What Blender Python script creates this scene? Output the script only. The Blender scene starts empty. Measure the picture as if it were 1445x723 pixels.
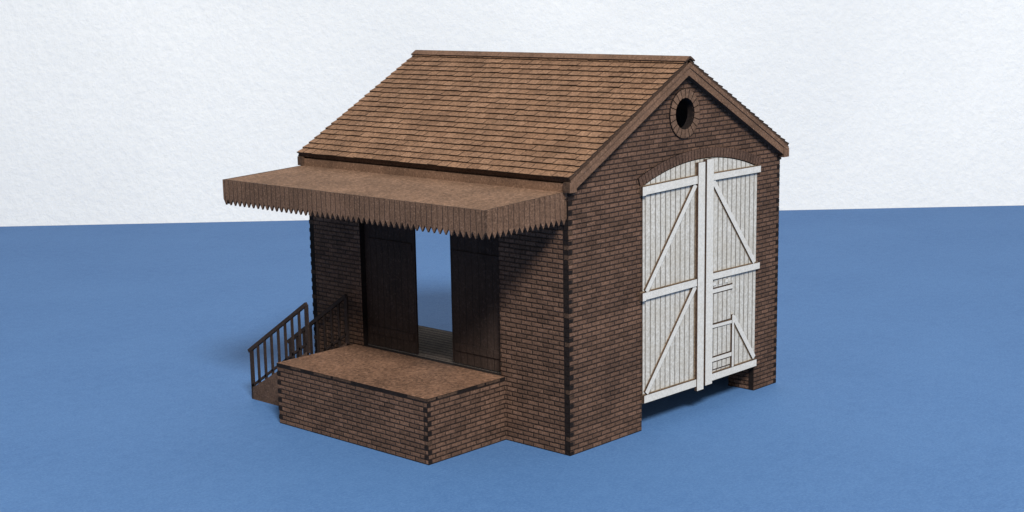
import bpy, bmesh, math, random
from mathutils import Vector, Matrix
random.seed(7)
scene=bpy.context.scene
COL=scene.collection
# ---------------------------------------------------------------- dimensions
W=5.263; L=5.570; OF=.114; OE=.106; HE=4.0; HR=5.49
PD=1.59; P0=1.25; P1=4.56; PH=.962
CD=1.638; C0=.021; C1=5.63; CT=3.721; CB=3.33; CBK=3.794
D0=1.643; D1=4.611
COURSE=.069

# ---------------------------------------------------------------- materials
class N:
    def __init__(s,name):
        s.m=bpy.data.materials.new(name); s.m.use_nodes=True
        s.t=s.m.node_tree; s.n=s.t.nodes; s.l=s.t.links
        s.b=s.n['Principled BSDF']
        s.b.inputs['Specular IOR Level'].default_value=.2
        s.b.inputs['Roughness'].default_value=.85
        s.tc=s.n.new('ShaderNodeTexCoord')
    def put(s,inp,v):
        if hasattr(v,'links'): s.l.new(v,inp)
        else: inp.default_value=v
    def math(s,op,a,b=0.,c=None,clamp=False):
        n=s.n.new('ShaderNodeMath'); n.operation=op; n.use_clamp=clamp
        s.put(n.inputs[0],a); s.put(n.inputs[1],b)
        if c is not None: s.put(n.inputs[2],c)
        return n.outputs[0]
    def maprange(s,v,a,b,c,d):
        n=s.n.new('ShaderNodeMapRange'); s.put(n.inputs[0],v)
        for i,x in enumerate((a,b,c,d)): n.inputs[i+1].default_value=x
        return n.outputs[0]
    def noise(s,scale,detail=3.,rough=.6,vec=None,sc3=None):
        n=s.n.new('ShaderNodeTexNoise'); n.inputs['Scale'].default_value=scale
        n.inputs['Detail'].default_value=detail; n.inputs['Roughness'].default_value=rough
        v=vec if vec is not None else s.tc.outputs['Object']
        if sc3:
            mp=s.n.new('ShaderNodeMapping'); mp.inputs['Scale'].default_value=sc3; s.l.new(v,mp.inputs[0]); v=mp.outputs[0]
        s.l.new(v,n.inputs['Vector']); return n.outputs[0]
    def uv(s):
        sp=s.n.new('ShaderNodeSeparateXYZ'); s.l.new(s.tc.outputs['UV'],sp.inputs[0]); return sp.outputs[0],sp.outputs[1]
    def mix(s,f,a,b,mode='MIX'):
        n=s.n.new('ShaderNodeMix'); n.data_type='RGBA'; n.blend_type=mode
        s.put(n.inputs[0],f); s.put(n.inputs[6],a); s.put(n.inputs[7],b); return n.outputs[2]
    def lines(s,c,period,width,soft=.6):
        p=s.math('PINGPONG',c,period/2)
        return s.maprange(p,width*(1-soft)/2,width,1.,0.)
    def bump(s,h,st,dist):
        n=s.n.new('ShaderNodeBump'); n.inputs['Strength'].default_value=st; n.inputs['Distance'].default_value=dist
        s.l.new(h,n.inputs['Height']); s.l.new(n.outputs[0],s.b.inputs['Normal'])
    def color(s,c): s.put(s.b.inputs['Base Color'],c)

def rgb(r,g,b): return (r,g,b,1.)

def speckle(m,base,lo=.62,hi=1.45,scale=38.):
    """chipboard-like fibre mottling over a base colour"""
    f=m.noise(scale,4.,.8)
    k=m.maprange(f,.36,.64,lo,hi)
    g=m.noise(1.5,4.,.65)
    k2=m.maprange(g,.3,.7,.74,1.26)
    k=m.math('MULTIPLY',k,k2)
    c=m.n.new('ShaderNodeCombineColor')
    for i in range(3): m.l.new(k,c.inputs[i])
    col=m.mix(1.,base,c.outputs[0],'MULTIPLY')
    p=m.noise(scale*.8,2.,.6)
    pf=m.maprange(p,.58,.68,0.,.55)
    b=list(base); light=rgb(min(b[0]*2.1,.8),min(b[1]*2.2,.8),min(b[2]*2.3,.8))
    col=m.mix(pf,col,light)
    return col,f

def mdf(name,base,lo=.62,hi=1.4,scale=36.,plank=None,plank_axis=0,depth=.7,width=.011):
    m=N(name); c,f=speckle(m,base,lo,hi,scale)
    h=f
    if plank:
        uv=m.uv(); ln=m.lines(uv[plank_axis],plank,width)
        c=m.mix(m.math('MULTIPLY',ln,depth),c,rgb(.014,.008,.006))
        h=m.math('SUBTRACT',m.math('MULTIPLY',f,.4),ln)
    m.color(c); m.bump(h,.5,.012); return m.m

def brick(name,base):
    m=N(name); u,v=m.uv()
    wob=m.noise(9.,2.,.5)
    v2=m.math('ADD',v,m.math('MULTIPLY',m.math('SUBTRACT',wob,.5),.010))
    row=m.math('FLOOR',m.math('DIVIDE',v2,COURSE))
    off=m.math('MULTIPLY',m.math('MODULO',m.math('ADD',row,200.),2.),.5)
    BWd=.205
    ub=m.math('ADD',m.math('DIVIDE',u,BWd),off)
    hl=m.lines(v2,COURSE,.0160,.8)
    vl=m.lines(ub,1.,.072,.7)
    wn=m.n.new('ShaderNodeTexWhiteNoise'); wn.noise_dimensions='2D'
    cb=m.n.new('ShaderNodeCombineXYZ'); m.l.new(m.math('FLOOR',ub),cb.inputs[0]); m.l.new(row,cb.inputs[1])
    m.l.new(cb.outputs[0],wn.inputs['Vector'])
    c,f=speckle(m,base,.6,1.5,34.)
    tone=m.maprange(wn.outputs['Value'],0.,1.,.76,1.26)
    cc=m.n.new('ShaderNodeCombineColor')
    for i in range(3): m.l.new(tone,cc.inputs[i])
    c=m.mix(1.,c,cc.outputs[0],'MULTIPLY')
    burn=m.maprange(m.noise(5.,3.,.6),.3,.7,.55,1.)
    mask=m.math('MAXIMUM',m.math('MULTIPLY',hl,.90),m.math('MULTIPLY',vl,.85))
    mk=m.math('MULTIPLY',mask,burn)
    c=m.mix(mk,c,rgb(.006,.004,.003))
    m.color(c)
    m.bump(m.math('SUBTRACT',m.math('MULTIPLY',f,.35),mask),.8,.016)
    return m.m

BRICK=brick('brick_mdf',rgb(.110,.061,.040))
TILE=mdf('slate_mdf',rgb(.215,.118,.068),.55,1.45,34.)
TILE2=mdf('slate_mdf_dark',rgb(.185,.100,.057),.55,1.45,34.)
TILE3=mdf('slate_mdf_light',rgb(.240,.134,.079),.55,1.45,34.)
TILEE=mdf('slate_edge_mdf',rgb(.035,.021,.014),.55,1.45,34.)
TRIM=mdf('trim_mdf',rgb(.155,.088,.055))
RIDGEM=mdf('ridge_mdf',rgb(.145,.082,.052))
DARKTRIM=mdf('arch_mdf',rgb(.095,.054,.037))
RINGM=mdf('window_ring_mdf',rgb(.145,.085,.055))
CANTOP=mdf('canopy_top_mdf',rgb(.180,.104,.065),.5,1.5,22.,plank=.26,plank_axis=1,depth=.16,width=.01)
VAL=mdf('valance_mdf',rgb(.135,.077,.049),plank=.104,plank_axis=0,depth=.6,width=.011)
DECK=mdf('deck_mdf',rgb(.168,.090,.055),.42,1.6,20.)
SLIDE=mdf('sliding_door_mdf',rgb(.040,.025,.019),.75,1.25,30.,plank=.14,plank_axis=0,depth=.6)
FLOORM=mdf('inner_floor_mdf',rgb(.20,.155,.125),plank=.12,plank_axis=0,depth=.9,width=.018)
BURNT=mdf('laser_burnt_edge',rgb(.011,.007,.006),.5,1.6)
BURNTB=mdf('laser_scorched_edge',rgb(.060,.035,.023),.5,1.6)
RAIL=mdf('railing_mdf',rgb(.030,.019,.015),.6,1.4)
STEPM=mdf('step_side_mdf',rgb(.085,.050,.034))
OUTL=mdf('scorched_outline',rgb(.20,.145,.095),.5,1.5)

def white(name,plank):
    m=N(name)
    f=m.noise(26.,4.,.7); g=m.noise(2.2,3.,.6)
    c=m.mix(m.maprange(f,.38,.66,0.,1.),rgb(.46,.435,.385),rgb(.68,.655,.605))
    c=m.mix(m.maprange(g,.45,.75,0.,.4),c,rgb(.44,.385,.30))
    if not plank: c=m.mix(.4,c,rgb(.78,.765,.73))
    h=f
    if plank:
        u,v=m.uv(); ln=m.lines(u,.122,.0135,.7)
        fade=m.maprange(m.noise(4.,2.,.5),.3,.7,.65,1.)
        halo=m.lines(u,.122,.035,.9)
        c=m.mix(m.math('MULTIPLY',halo,.25),c,rgb(.30,.24,.17))
        c=m.mix(m.math('MULTIPLY',ln,fade),c,rgb(.050,.035,.025))
        h=m.math('SUBTRACT',m.math('MULTIPLY',f,.3),ln)
    m.color(c); m.bump(h,.5,.01); m.b.inputs['Roughness'].default_value=.7
    return m.m
WPLANK=white('white_plank_paint',True)
WFRAME=white('white_frame_paint',False)

def table_mat():
    m=N('blue_card'); 
    f=m.noise(5.,6.,.75); g=m.noise(.35,3.,.6); h=m.noise(24.,4.,.85)
    c=m.mix(m.maprange(f,.35,.65,0.,1.),rgb(.062,.150,.335),rgb(.080,.182,.385))
    c=m.mix(m.maprange(g,.35,.68,0.,.45),c,rgb(.090,.200,.41))
    c=m.mix(m.maprange(h,.50,.64,0.,.5),c,rgb(.120,.235,.44))
    c=m.mix(m.maprange(h,.50,.36,0.,.4),c,rgb(.046,.115,.275))
    m.color(c); m.bump(h,.35,.02); m.b.inputs['Roughness'].default_value=.75
    return m.m
def back_mat():
    m=N('white_textured_paper')
    f=m.noise(6.,5.,.75); g=m.noise(.12,2.,.5); h=m.noise(2.6,3.,.6)
    c=m.mix(m.maprange(g,.35,.65,0.,1.),rgb(.84,.845,.84),rgb(.92,.92,.905))
    c=m.mix(m.maprange(f,.35,.6,.25,0.),c,rgb(.72,.735,.74))
    m.color(c)
    m.bump(m.math('ADD',f,h),.35,.10); m.b.inputs['Roughness'].default_value=.95
    return m.m
TABLE=table_mat(); BACK=back_mat()

# ---------------------------------------------------------------- mesh helpers
def finish(name,me,parent=None):
    bm=bmesh.new(); bm.from_mesh(me)
    bmesh.ops.recalc_face_normals(bm,faces=bm.faces)
    bm.normal_update()
    uvl=bm.loops.layers.uv.verify()
    for f in bm.faces:
        n=f.normal
        a=[abs(n.x),abs(n.y),abs(n.z)]
        for l in f.loops:
            p=l.vert.co
            if a[1]>=a[0] and a[1]>=a[2]: l[uvl].uv=(p.x+20,p.z+20*COURSE)
            elif a[0]>=a[2]: l[uvl].uv=(p.y+20,p.z+20*COURSE)
            else: l[uvl].uv=(p.x+20,p.y+20)
    bm.to_mesh(me); bm.free()
    ob=bpy.data.objects.new(name,me); COL.objects.link(ob)
    if parent: ob.parent=parent
    return ob

class MB:
    def __init__(s,mats): s.v=[];s.f=[];s.mi=[];s.mats=mats
    def hexa(s,p,mi=0,side=None):
        b=len(s.v); s.v+= [tuple(q) for q in p]
        fs=[(0,1,2,3),(4,5,6,7),(0,1,5,4),(1,2,6,5),(2,3,7,6),(3,0,4,7)]
        for i,f in enumerate(fs):
            s.f.append(tuple(b+k for k in f)); s.mi.append(mi if (i==0 or side is None) else side)
    def box(s,x0,x1,y0,y1,z0,z1,mi=0,side=None):
        s.hexa([(x0,y0,z0),(x1,y0,z0),(x1,y0,z1),(x0,y0,z1),(x0,y1,z0),(x1,y1,z0),(x1,y1,z1),(x0,y1,z1)],mi,side)
    def beamxz(s,x0,z0,x1,z1,w,y0,y1,mi=0,side=None):
        d=Vector((x1-x0,z1-z0)).normalized(); n=Vector((-d.y,d.x))*w/2
        q=[(x0-n.x,z0-n.y),(x1-n.x,z1-n.y),(x1+n.x,z1+n.y),(x0+n.x,z0+n.y)]
        s.hexa([(a,y0,b) for a,b in q]+[(a,y1,b) for a,b in q],mi,side)
    def beamyz(s,y0,z0,y1,z1,w,x0,x1,mi=0,side=None):
        d=Vector((y1-y0,z1-z0)).normalized(); n=Vector((-d.y,d.x))*w/2
        q=[(y0-n.x,z0-n.y),(y1-n.x,z1-n.y),(y1+n.x,z1+n.y),(y0+n.x,z0+n.y)]
        s.hexa([(x0,a,b) for a,b in q]+[(x1,a,b) for a,b in q],mi,side)
    def mesh(s,name):
        me=bpy.data.meshes.new(name); me.from_pydata(s.v,[],s.f)
        for m in s.mats: me.materials.append(m)
        for p,i in zip(me.polygons,s.mi): p.material_index=i
        return me
    def make(s,name,parent=None):
        return finish(name,s.mesh(name),parent)

def merge_into(ob,mb):
    base=len(ob.data.materials)
    for m in mb.mats: ob.data.materials.append(m)
    me=mb.mesh('tmp')
    for p in me.polygons: p.material_index+=base
    bm=bmesh.new(); bm.from_mesh(me); bmesh.ops.recalc_face_normals(bm,faces=bm.faces); bm.to_mesh(me); bm.free()
    bm=bmesh.new(); bm.from_mesh(ob.data); bm.from_mesh(me); bm.to_mesh(ob.data); bm.free()
    bpy.data.meshes.remove(me)

def panel(name,outer,holes,t,mapf,mats,parent,face_axis):
    cu=bpy.data.curves.new('tmp','CURVE'); cu.dimensions='2D'; cu.fill_mode='BOTH'; cu.extrude=t/2
    for pts in [outer]+holes:
        sp=cu.splines.new('POLY'); sp.points.add(len(pts)-1)
        for i,(a,b) in enumerate(pts): sp.points[i].co=(a,b,0,1)
        sp.use_cyclic_u=True
    o=bpy.data.objects.new('tmp',cu); COL.objects.link(o)
    dg=bpy.context.evaluated_depsgraph_get(); dg.update()
    me=bpy.data.meshes.new_from_object(o.evaluated_get(dg))
    bpy.data.objects.remove(o); bpy.data.curves.remove(cu)
    bm=bmesh.new(); bm.from_mesh(me); bmesh.ops.remove_doubles(bm,verts=bm.verts,dist=1e-5)
    for v in bm.verts: v.co=Vector(mapf(v.co.x,v.co.y,v.co.z+t/2))
    bm.to_mesh(me); bm.free()
    me.name=name; me.materials.clear()
    for m in mats: me.materials.append(m)
    ob=finish(name,me,parent)
    for p in ob.data.polygons:
        p.use_smooth=False
        p.material_index=0 if abs(p.normal[face_axis])>.9 or len(mats)==1 else 1
    return ob

def empty(name,loc=(0,0,0),parent=None):
    e=bpy.data.objects.new(name,None); COL.objects.link(e); e.location=loc; e.empty_display_size=.3
    if parent: e.parent=parent
    return e

# ---------------------------------------------------------------- setting
jA=Vector((6.05,26.95)); jB=Vector((26.96,5.58)); dj=(jB-jA).normalized(); nj=Vector((dj.y,-dj.x))
if nj.dot(Vector((-1,-1)))<0: nj=-nj
a=jA-dj*45; b=jB+dj*45
me=bpy.data.meshes.new('table_top'); p=[a,b,b+nj*95,a+nj*95]
me.from_pydata([(q.x,q.y,0) for q in p],[],[(0,1,2,3)]); me.materials.append(TABLE)
tb=finish('table_top',me); tb['kind']='structure'
me=bpy.data.meshes.new('backdrop'); lean=-nj*2.
me.from_pydata([(a.x,a.y,-.2),(b.x,b.y,-.2),(b.x+lean.x,b.y+lean.y,45),(a.x+lean.x,a.y+lean.y,45)],[],[(0,1,2,3)]); me.materials.append(BACK)
bd=finish('backdrop',me); bd['kind']='structure'

# ---------------------------------------------------------------- goods shed
shed=empty('goods_shed')
shed['label']='brown brick goods shed model with slate roof, white double doors'
shed['category']='building'
SL=math.atan2(HR-HE,W/2+OE); TH=.085; vofs=TH/math.cos(SL)
def roofz(x): return HE+(x+OE)*math.tan(SL) if x<=W/2 else HE+(W+OE-x)*math.tan(SL)
ze=roofz(0)-vofs-.003; za=HR-vofs-.003
AX=(D0+D1)/2; HWD=(D1-D0)/2; SG=.27; AR=(HWD**2+SG**2)/(2*SG); ATOP=3.965; AZC=ATOP-AR
def arcz(x): return AZC+math.sqrt(AR*AR-(x-AX)**2)
arc=[(D0+(D1-D0)*i/24,arcz(D0+(D1-D0)*i/24)) for i in range(25)]
wc=(2.655,4.672)
def circ(c,r,n=40): return [(c[0]+r*math.cos(2*math.pi*i/n),c[1]+r*math.sin(2*math.pi*i/n)) for i in range(n)]
T=.1
gout=[(0,0),(D0,0)]+arc+[(D1,0),(W,0),(W,ze),(W/2,za),(0,ze)]
front=panel('wall',gout,[circ(wc,.235)],T,lambda u,v,w:(u,w,v),[BRICK,BURNT],shed,1)
rear=panel('wall',gout,[circ(wc,.235)],T,lambda u,v,w:(u,L-T+w,v),[BRICK,BURNT],shed,1)
sy0,sy1,sz1=1.33,4.35,3.15
sout=[(T+.001,0),(L-T-.001,0),(L-T-.001,ze-.01),(T+.001,ze-.01)]
panel('wall',sout,[[(sy0,PH),(sy1,PH),(sy1,sz1),(sy0,sz1)]],T,lambda u,v,w:(w,u,v),[BRICK,BURNT],shed,0)
panel('wall',sout,[],T,lambda u,v,w:(W-T+w,u,v),[BRICK,BURNT],shed,0)
jm=MB([BURNT,BURNTB]); jb=MB([BURNT,BURNTB])
k=0; z=0.
while z<ze-.08:
    h=COURSE
    j=lambda:random.uniform(-.007,.007)
    mi=0 if random.random()<.72 else 1
    if k%2==0:
        jm.box(-.007+j()*.4,.070+j(),-.006,-.0005,z+.006,z+h-.004+j(),mi)
        jm.box(W-.070+j(),W+.007,-.006,-.0005,z+.004,z+h-.002,mi)
    else:
        jm.box(-.006,-.0005,-.008,.075+j(),z+.006,z+h-.004+j(),mi)
        jb.box(-.006,-.0005,L-.1,L+.008,z+.004,z+h-.002,mi)
        jm.box(W+.0005,W+.012,-.001,.1,z+.004,z+h-.002,mi)
    z+=h;k+=1
merge_into(front,jm); merge_into(rear,jb)

am=MB([DARKTRIM,BURNT])
n=42; ang=math.asin(HWD/AR)+.012
for i in range(n):
    a0=-ang+2*ang*i/n+.0006; a1=-ang+2*ang*(i+1)/n-.0016
    r0=AR+.004; r1=AR+.15
    q=[(AX+r0*math.sin(a0),AZC+r0*math.cos(a0)),(AX+r0*math.sin(a1),AZC+r0*math.cos(a1)),(AX+r1*math.sin(a1),AZC+r1*math.cos(a1)),(AX+r1*math.sin(a0),AZC+r1*math.cos(a0))]
    yy=-.022-random.uniform(0,.003)
    am.hexa([(x,yy,z) for x,z in q]+[(x,-.0005,z) for x,z in q],0,1)
am.make('door_arch',shed)
rm=MB([RINGM,BURNT]); n=20
for i in range(n):
    a0=2*math.pi*i/n+.022; a1=2*math.pi*(i+1)/n-.022
    yy=-.028
    q=[(wc[0]+r*math.cos(t),wc[1]+r*math.sin(t)) for r,t in ((.236,a0),(.236,a1),(.365,a1),(.365,a0))]
    rm.hexa([(x,yy,z) for x,z in q]+[(x,-.0005,z) for x,z in q],0,1)
rm.make('round_window',shed)

# ---- roof
roof=empty('roof',parent=shed)
c,s=math.cos(SL),math.sin(SL)
SLEN=(W/2+OE)/c
def rp(side,d,y,h):
    return (W/2+side*(d*c+h*s), y, HR-d*s+h*c)
rb=MB([BURNTB,TRIM])
for side in (-1,1):
    y0,y1=-OF+.006,L+OF-.006
    rb.hexa([rp(side,0,y0,-TH),rp(side,SLEN-.012,y0,-TH),rp(side,SLEN-.012,y0,-.018),rp(side,0,y0,-.018),
             rp(side,0,y1,-TH),rp(side,SLEN-.012,y1,-TH),rp(side,SLEN-.012,y1,-.018),rp(side,0,y1,-.018)])
rb.make('roof_deck',roof)
NR=22; rh=SLEN/NR; tw=.205
tm=MB([TILE,TILE2,TILE3,TILEE])
for side in (-1,1):
    for i in range(NR):
        y=-OF-(tw/2 if i%2 else 0)
        rowj=random.uniform(-.002,.002)
        while y<L+OF:
            a=max(y,-OF); b=min(y+tw,L+OF); y+=tw
            if b-a<.02: continue
            a+=.0055; b-=.0055
            d0=i*rh; d1=(i+1)*rh+.004+random.uniform(-.006,.006)+rowj
            hh=.009+random.uniform(-.004,.004)
            up=-.012; r=random.random(); mi=0 if r<.6 else (1 if r<.8 else 2)
            P=[rp(side,d0,a,up),rp(side,d1,a,hh),rp(side,d1,b,hh),rp(side,d0,b,up),
               rp(side,d0,a,up-.016),rp(side,d1,a,hh-.022),rp(side,d1,b,hh-.022),rp(side,d0,b,up-.016)]
            tm.hexa(P,mi,3)
tm.make('roof_tiles',roof)
rg=MB([RIDGEM,BURNTB]); y=-OF-.02
while y<L+OF+.02:
    y2=min(y+.475,L+OF+.02)
    for side in (-1,1):
        rg.hexa([rp(side,-.0,y+.003,.036),rp(side,.125,y+.003,.030),rp(side,.125,y2-.003,.030),rp(side,-.0,y2-.003,.036),
                 rp(side,-.0,y+.003,.002),rp(side,.125,y+.003,.010),rp(side,.125,y2-.003,.010),rp(side,-.0,y2-.003,.002)],0,1)
    y+=.475
rg.make('ridge_cap',roof)
for (ya,yb,sg) in ((-OF+.004,-.002,1),(L+.002,L+OF-.004,-1)):
    bm_=MB([TRIM,BURNTB])
    for side in (-1,1):
        bw=.135
        f0,f1=(ya,yb) if sg==1 else (yb,ya)
        pts=[(0,-TH-.001),(SLEN-.02,-TH-.001),(SLEN-.02,-TH-bw),(-0.,-TH-bw)]
        P=[];Q=[]
        for d,h in pts:
            x,_,z=rp(side,d,0,h)
            if d<=0: x=W/2; z=HR+h/c
            P.append((x,f0,z));Q.append((x,f1,z))
        bm_.hexa(P+Q,0,1)
        P=[];Q=[]
        for d,h in [(0,-TH+.03),(SLEN,-TH+.03),(SLEN,-TH-.03),(0,-TH-.03)]:
            x,_,z=rp(side,d,0,h)
            if d<=0: x=W/2; z=HR+h/c
            P.append((x,f0-.014*sg,z));Q.append((x,f0-.001*sg,z))
        bm_.hexa(P+Q,0,1)
        xo=-OE+.012 if side==-1 else W+OE-.012; xi=.055 if side==-1 else W-.055
        bm_.hexa([(xo,f0-.01*sg,3.79),(xi,f0-.01*sg,3.79),(xi,f0-.01*sg,3.95),(xo,f0-.01*sg,3.93),
                  (xo,f1,3.79),(xi,f1,3.79),(xi,f1,3.95),(xo,f1,3.93)],0,1)
    bm_.make('barge_board',roof)
fm=MB([TRIM,BURNTB]); fm.box(-.055,-.001,.001,L-.001,3.70,3.905); fm.make('eaves_board',roof)
fm=MB([TRIM,BURNTB]); fm.box(W+.001,W+.055,.001,L-.001,3.74,3.905); fm.make('eaves_board',roof)

# ---- canopy
can=empty('canopy',parent=shed)
def cz(x): return CBK+(CBK-CT)*(x/CD)
cm=MB([CANTOP,BURNTB])
x0=-CD+.03
cm.hexa([(x0,C0+.03,cz(x0)-.060),(-.056,C0+.03,cz(-.05)-.060),(-.056,C1-.03,cz(-.05)-.060),(x0,C1-.03,cz(x0)-.060),
         (x0,C0+.03,cz(x0)-.006),(-.056,C0+.03,cz(-.05)-.006),(-.056,C1-.03,cz(-.05)-.006),(x0,C1-.03,cz(x0)-.006)],1,0)
cm.make('canopy_board',can)
def teeth(a,b,top_a,top_b,zb,n):
    out=[(b,top_b),(a,top_a)]
    th=.095; w=(b-a)/n
    for i in range(n):
        out.append((a+w*i,zb+th)); out.append((a+w*(i+.5),zb)) 
    out.append((b,zb+th))
    return out
panel('valance',teeth(C0,C1,CT,CT,CB,50),[],.03,lambda u,v,w:(-CD+w,u,v),[VAL,BURNTB],can,0)
for yy in (C0,C1-.03):
    panel('valance',teeth(-CD+.031,-.006,cz(-CD),cz(0)-.004,CB,15),[],.03,lambda u,v,w:(u,yy+w,v),[VAL,BURNTB],can,1)

# ---- loading platform
plat=empty('loading_platform',parent=shed)
pm=MB([BRICK,BURNT,BURNTB])
pm.box(-PD,-PD+.1,P0,P1,0,PH-.05); pm.box(-PD+.1,-.001,P0,P0+.1,0,PH-.05); pm.box(-PD+.1,-.001,P1-.1,P1,0,PH-.05)
z=.0;k=0
while z<PH-.07:
    h=COURSE; mi=1 if random.random()<.8 else 2
    r=random.uniform(-.008,.008)
    if k%2==0: pm.box(-PD-.006,-PD+.065+r,P0-.006,P0-.0005,z+.008,z+h+.0,mi)
    else: pm.box(-PD-.006,-PD-.0005,P0-.008,P0+.08+r,z+.006,z+h-.002,mi)
    if k%2: pm.box(-PD-.005,-PD-.0005,P1-.08,P1+.010,z+.004,z+h-.002,mi)
    z+=h;k+=1
pm.make('platform_wall',plat)
dm=MB([DECK,BURNT,BURNTB])
dm.box(-PD-.006,-.002,P0-.006,P1+.006,PH-.049,PH-.0012,1)
dm.v+= [(-PD-.005,P0-.005,PH),(-.003,P0-.005,PH),(-.003,P1+.005,PH),(-PD-.005,P1+.005,PH)]
b_=len(dm.v)-4; dm.f.append((b_,b_+1,b_+2,b_+3)); dm.mi.append(0)
y=P0
while y<P1-.05:
    w=random.uniform(.12,.4); y2=min(y+w,P1)
    if random.random()<.5: dm.box(-PD-.010,-PD-.0065,y,y2,PH-.04,PH-.004,2)
    y=y2+random.uniform(.03,.12)
x=-PD
while x<-.05:
    w=random.uniform(.12,.4); x2=min(x+w,-.01)
    if random.random()<.5: dm.box(x,x2,P0-.010,P0-.0065,PH-.04,PH-.004,2)
    x=x2+random.uniform(.03,.12)
dm.make('platform_deck',plat)
im=MB([FLOORM]); im.box(T+.002,1.62,T+.01,L-T-.01,PH-.06,PH-.004); im.box(1.55,1.618,T+.01,L-T-.01,0,PH-.061); im.make('inner_floor',shed)

# ---- steps
st=empty('steps',parent=shed)
xs0,xs1=-.985,-.13; N_=5; run=(5.95-P1)/N_; rise=PH/N_
sm=MB([RAIL,BURNT])
for i in range(N_):
    zt=PH-rise*(i+1)
    if zt<.02: zt=.04
    y0=P1+.008+i*run
    sm.box(xs0+.041,xs1-.041,y0,y0+run+.03,zt-.035,zt)
    sm.box(xs0+.041,xs1-.041,y0,y0+.025,zt+.001,zt+rise-.037)
sm.make('tread',st)
for x in (xs0,xs1-.04):
    out=[(P1+.008,0),(6.0,0),(6.0,.2),(P1+.008,1.02)]
    panel('stringer',out,[],.04,lambda u,v,w:(x+w,u,v),[STEPM,BURNT],st,0)
for x in (xs0,xs1-.04):
    r=MB([RAIL])
    ya,za_,yb,zb=P1+.02,1.77,6.03,.82
    r.beamyz(ya-.02,za_+.01,yb+.05,zb-.02,.060,x-.002,x+.045)
    r.beamyz(ya,za_-.62,yb,zb-.60,.038,x+.004,x+.036)
    n=8
    for i in range(n+1):
        t=i/n; y=ya+(yb-ya)*t; zt=za_+(zb-za_)*t
        w=.026 if 0<i<n else .05
        zl=max(0,1.0-(1.0-.14)*t)
        if i==n: zl=0
        r.box(x+.004,x+.036,y-w,y+w*.4,zl,zt)
    r.make('railing',st)

# ---- sliding doors
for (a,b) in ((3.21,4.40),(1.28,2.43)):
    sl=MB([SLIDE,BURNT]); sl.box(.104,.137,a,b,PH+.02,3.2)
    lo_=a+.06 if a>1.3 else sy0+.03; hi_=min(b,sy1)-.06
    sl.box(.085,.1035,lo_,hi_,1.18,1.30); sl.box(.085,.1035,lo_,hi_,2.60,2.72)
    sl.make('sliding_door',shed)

# ---- white double doors
def leafpoly(a,b,zb): 
    pts=[(a,zb),(b,zb)]
    for i in range(13):
        x=b+(a-b)*i/12; pts.append((x,arcz(x)-.012))
    return pts
def mk_leaf(a,b,zb):
    return panel('door',leafpoly(a,b,zb),[],.03,lambda u,v,w:(u,-.012+w,v),[WPLANK,BURNTB],shed,1)
MID=3.135
dl=mk_leaf(D0+.01,MID,.42); dr=mk_leaf(MID+.012,D1-.008,.43)
f0,f1=-.052,-.0125
def strut(mb,x0,z0,x1,z1,w,y0,k=0):
    mb.beamxz(x0,z0,x1,z1,w,y0,f1-.004,0,1)
    mb.beamxz(x0,z0,x1,z1,w+.030,f1-.0030-k*.0003,f1-.0002,2,2)
bl=MB([WFRAME,BURNTB,OUTL])
strut(bl,D0+.07,2.12,2.92,3.58,.085,-.040,0)
strut(bl,D0+.07,.57,2.93,2.01,.085,-.040,1)
strut(bl,1.585,3.625,2.95,3.655,.12,f0,2)
strut(bl,1.585,2.06,2.95,2.07,.11,f0,3)
strut(bl,D0+.0,.49,2.95,.48,.115,f0,4)
bl.box(2.955,3.125,f0-.012,f1-.001,.35,arcz(3.0)-.05,0,1)
bl.box(2.938,2.9545,f1-.006,f1-.0002,.42,arcz(3.0)-.05,2)
bl.box(1.58,1.66,f0-.02,f0-.001,3.56,3.69,0,1)
bl.box(1.58,1.66,f0-.02,f0-.001,2.0,2.12,0,1)
bl.make('brace',dl)
br=MB([WFRAME,BURNTB,OUTL])
strut(br,3.38,3.59,4.53,2.16,.085,-.040,0)
strut(br,3.335,3.655,4.65,3.655,.10,f0,1)
strut(br,3.335,2.10,4.66,2.09,.10,f0,2)
strut(br,3.335,.485,4.61,.485,.11,f0,3)
br.box(3.15,3.33,f0-.028,f1-.001,.40,arcz(3.2)-.02,0,1)
strut(br,3.96,1.36,4.56,.58,.085,-.040,4)
strut(br,3.942,.545,3.942,1.40,.05,-.045,5)
strut(br,3.335,1.30,3.91,1.29,.05,-.042,6)
br.make('brace',dr)
wk=MB([WPLANK,BURNTB,WFRAME])
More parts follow.
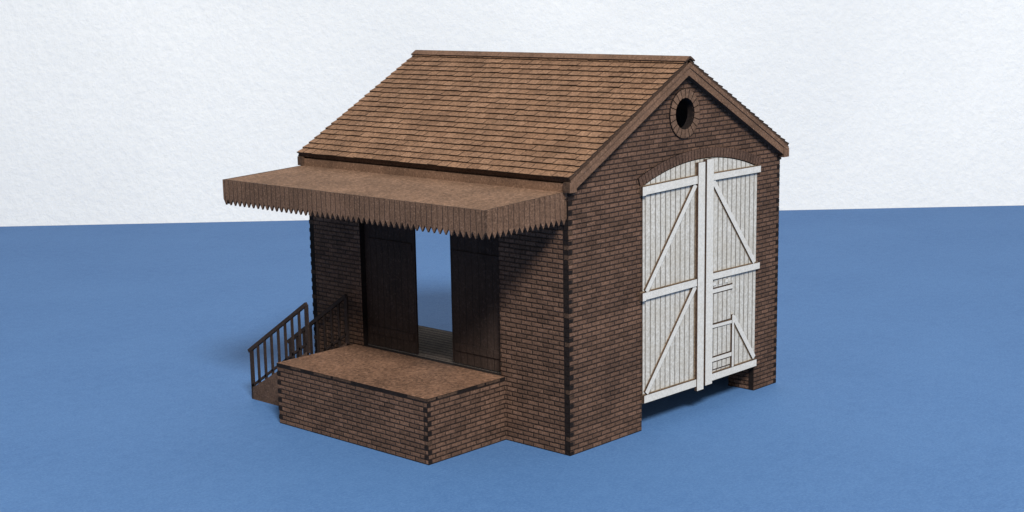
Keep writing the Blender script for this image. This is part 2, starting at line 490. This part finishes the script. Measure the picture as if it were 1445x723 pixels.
for z0,z1 in ((.60,1.255),(1.345,2.03)):
    wk.box(3.343,3.908,-.0195,-.0165,z0-.018,z1+.018,1)
    wk.box(3.362,3.892,-.026,-.0196,z0,z1,0,1)
for zz in (1.86,.76):
    wk.box(3.343,3.935,-.0275,-.0262,zz-.052,zz+.052,1)
    wk.box(3.345,3.93,-.038,-.0276,zz-.032,zz+.032,2,1)
for xx in (3.40,3.56,3.72):
    wk.box(xx,xx+.085,-.034,-.0262,1.945,2.0,2,1)
wk.make('hatch',dr)
pp=MB([BRICK]); pp.box(D1+.001,W-T-.002,T+.001,.5,0,3.2); pp.make('wall_pier',shed)

# ---------------------------------------------------------------- camera
cp=Vector((-15.7018,-13.5685,6.5748)); yaw,pitch,roll=.7507,-.2001,-.0172; f=2143.5; sy=53.84
F=Vector((math.cos(yaw)*math.cos(pitch),math.sin(yaw)*math.cos(pitch),math.sin(pitch)))
R=Vector((math.sin(yaw),-math.cos(yaw),0)); U=R.cross(F)
R2=R*math.cos(roll)+U*math.sin(roll); U2=-R*math.sin(roll)+U*math.cos(roll)
cam=bpy.data.cameras.new('camera'); co=bpy.data.objects.new('camera',cam); COL.objects.link(co)
M=Matrix((( R2.x,U2.x,-F.x,cp.x),(R2.y,U2.y,-F.y,cp.y),(R2.z,U2.z,-F.z,cp.z),(0,0,0,1)))
co.matrix_world=M; cam.sensor_width=36; cam.lens=36*f/1445; cam.shift_y=sy/1445; cam.clip_end=500
scene.camera=co

# ---------------------------------------------------------------- light
ld=bpy.data.lights.new('studio_lamp','AREA'); ld.shape='DISK'; ld.size=19; ld.energy=84000; ld.color=(1.,.985,.955)
lo=bpy.data.objects.new('studio_lamp',ld); COL.objects.link(lo)
dirv=Vector((-1.64,-2.2,2.45)).normalized(); tgt=Vector((2,2,1)); lo.location=tgt+dirv*80
lo.rotation_euler=dirv.to_track_quat('Z','Y').to_euler()
w=bpy.data.worlds.new('World'); scene.world=w; w.use_nodes=True
w.node_tree.nodes['Background'].inputs[0].default_value=(.93,.97,1.,1); w.node_tree.nodes['Background'].inputs[1].default_value=.30
scene.view_settings.view_transform='Standard'; scene.view_settings.look='None'; scene.view_settings.exposure=0
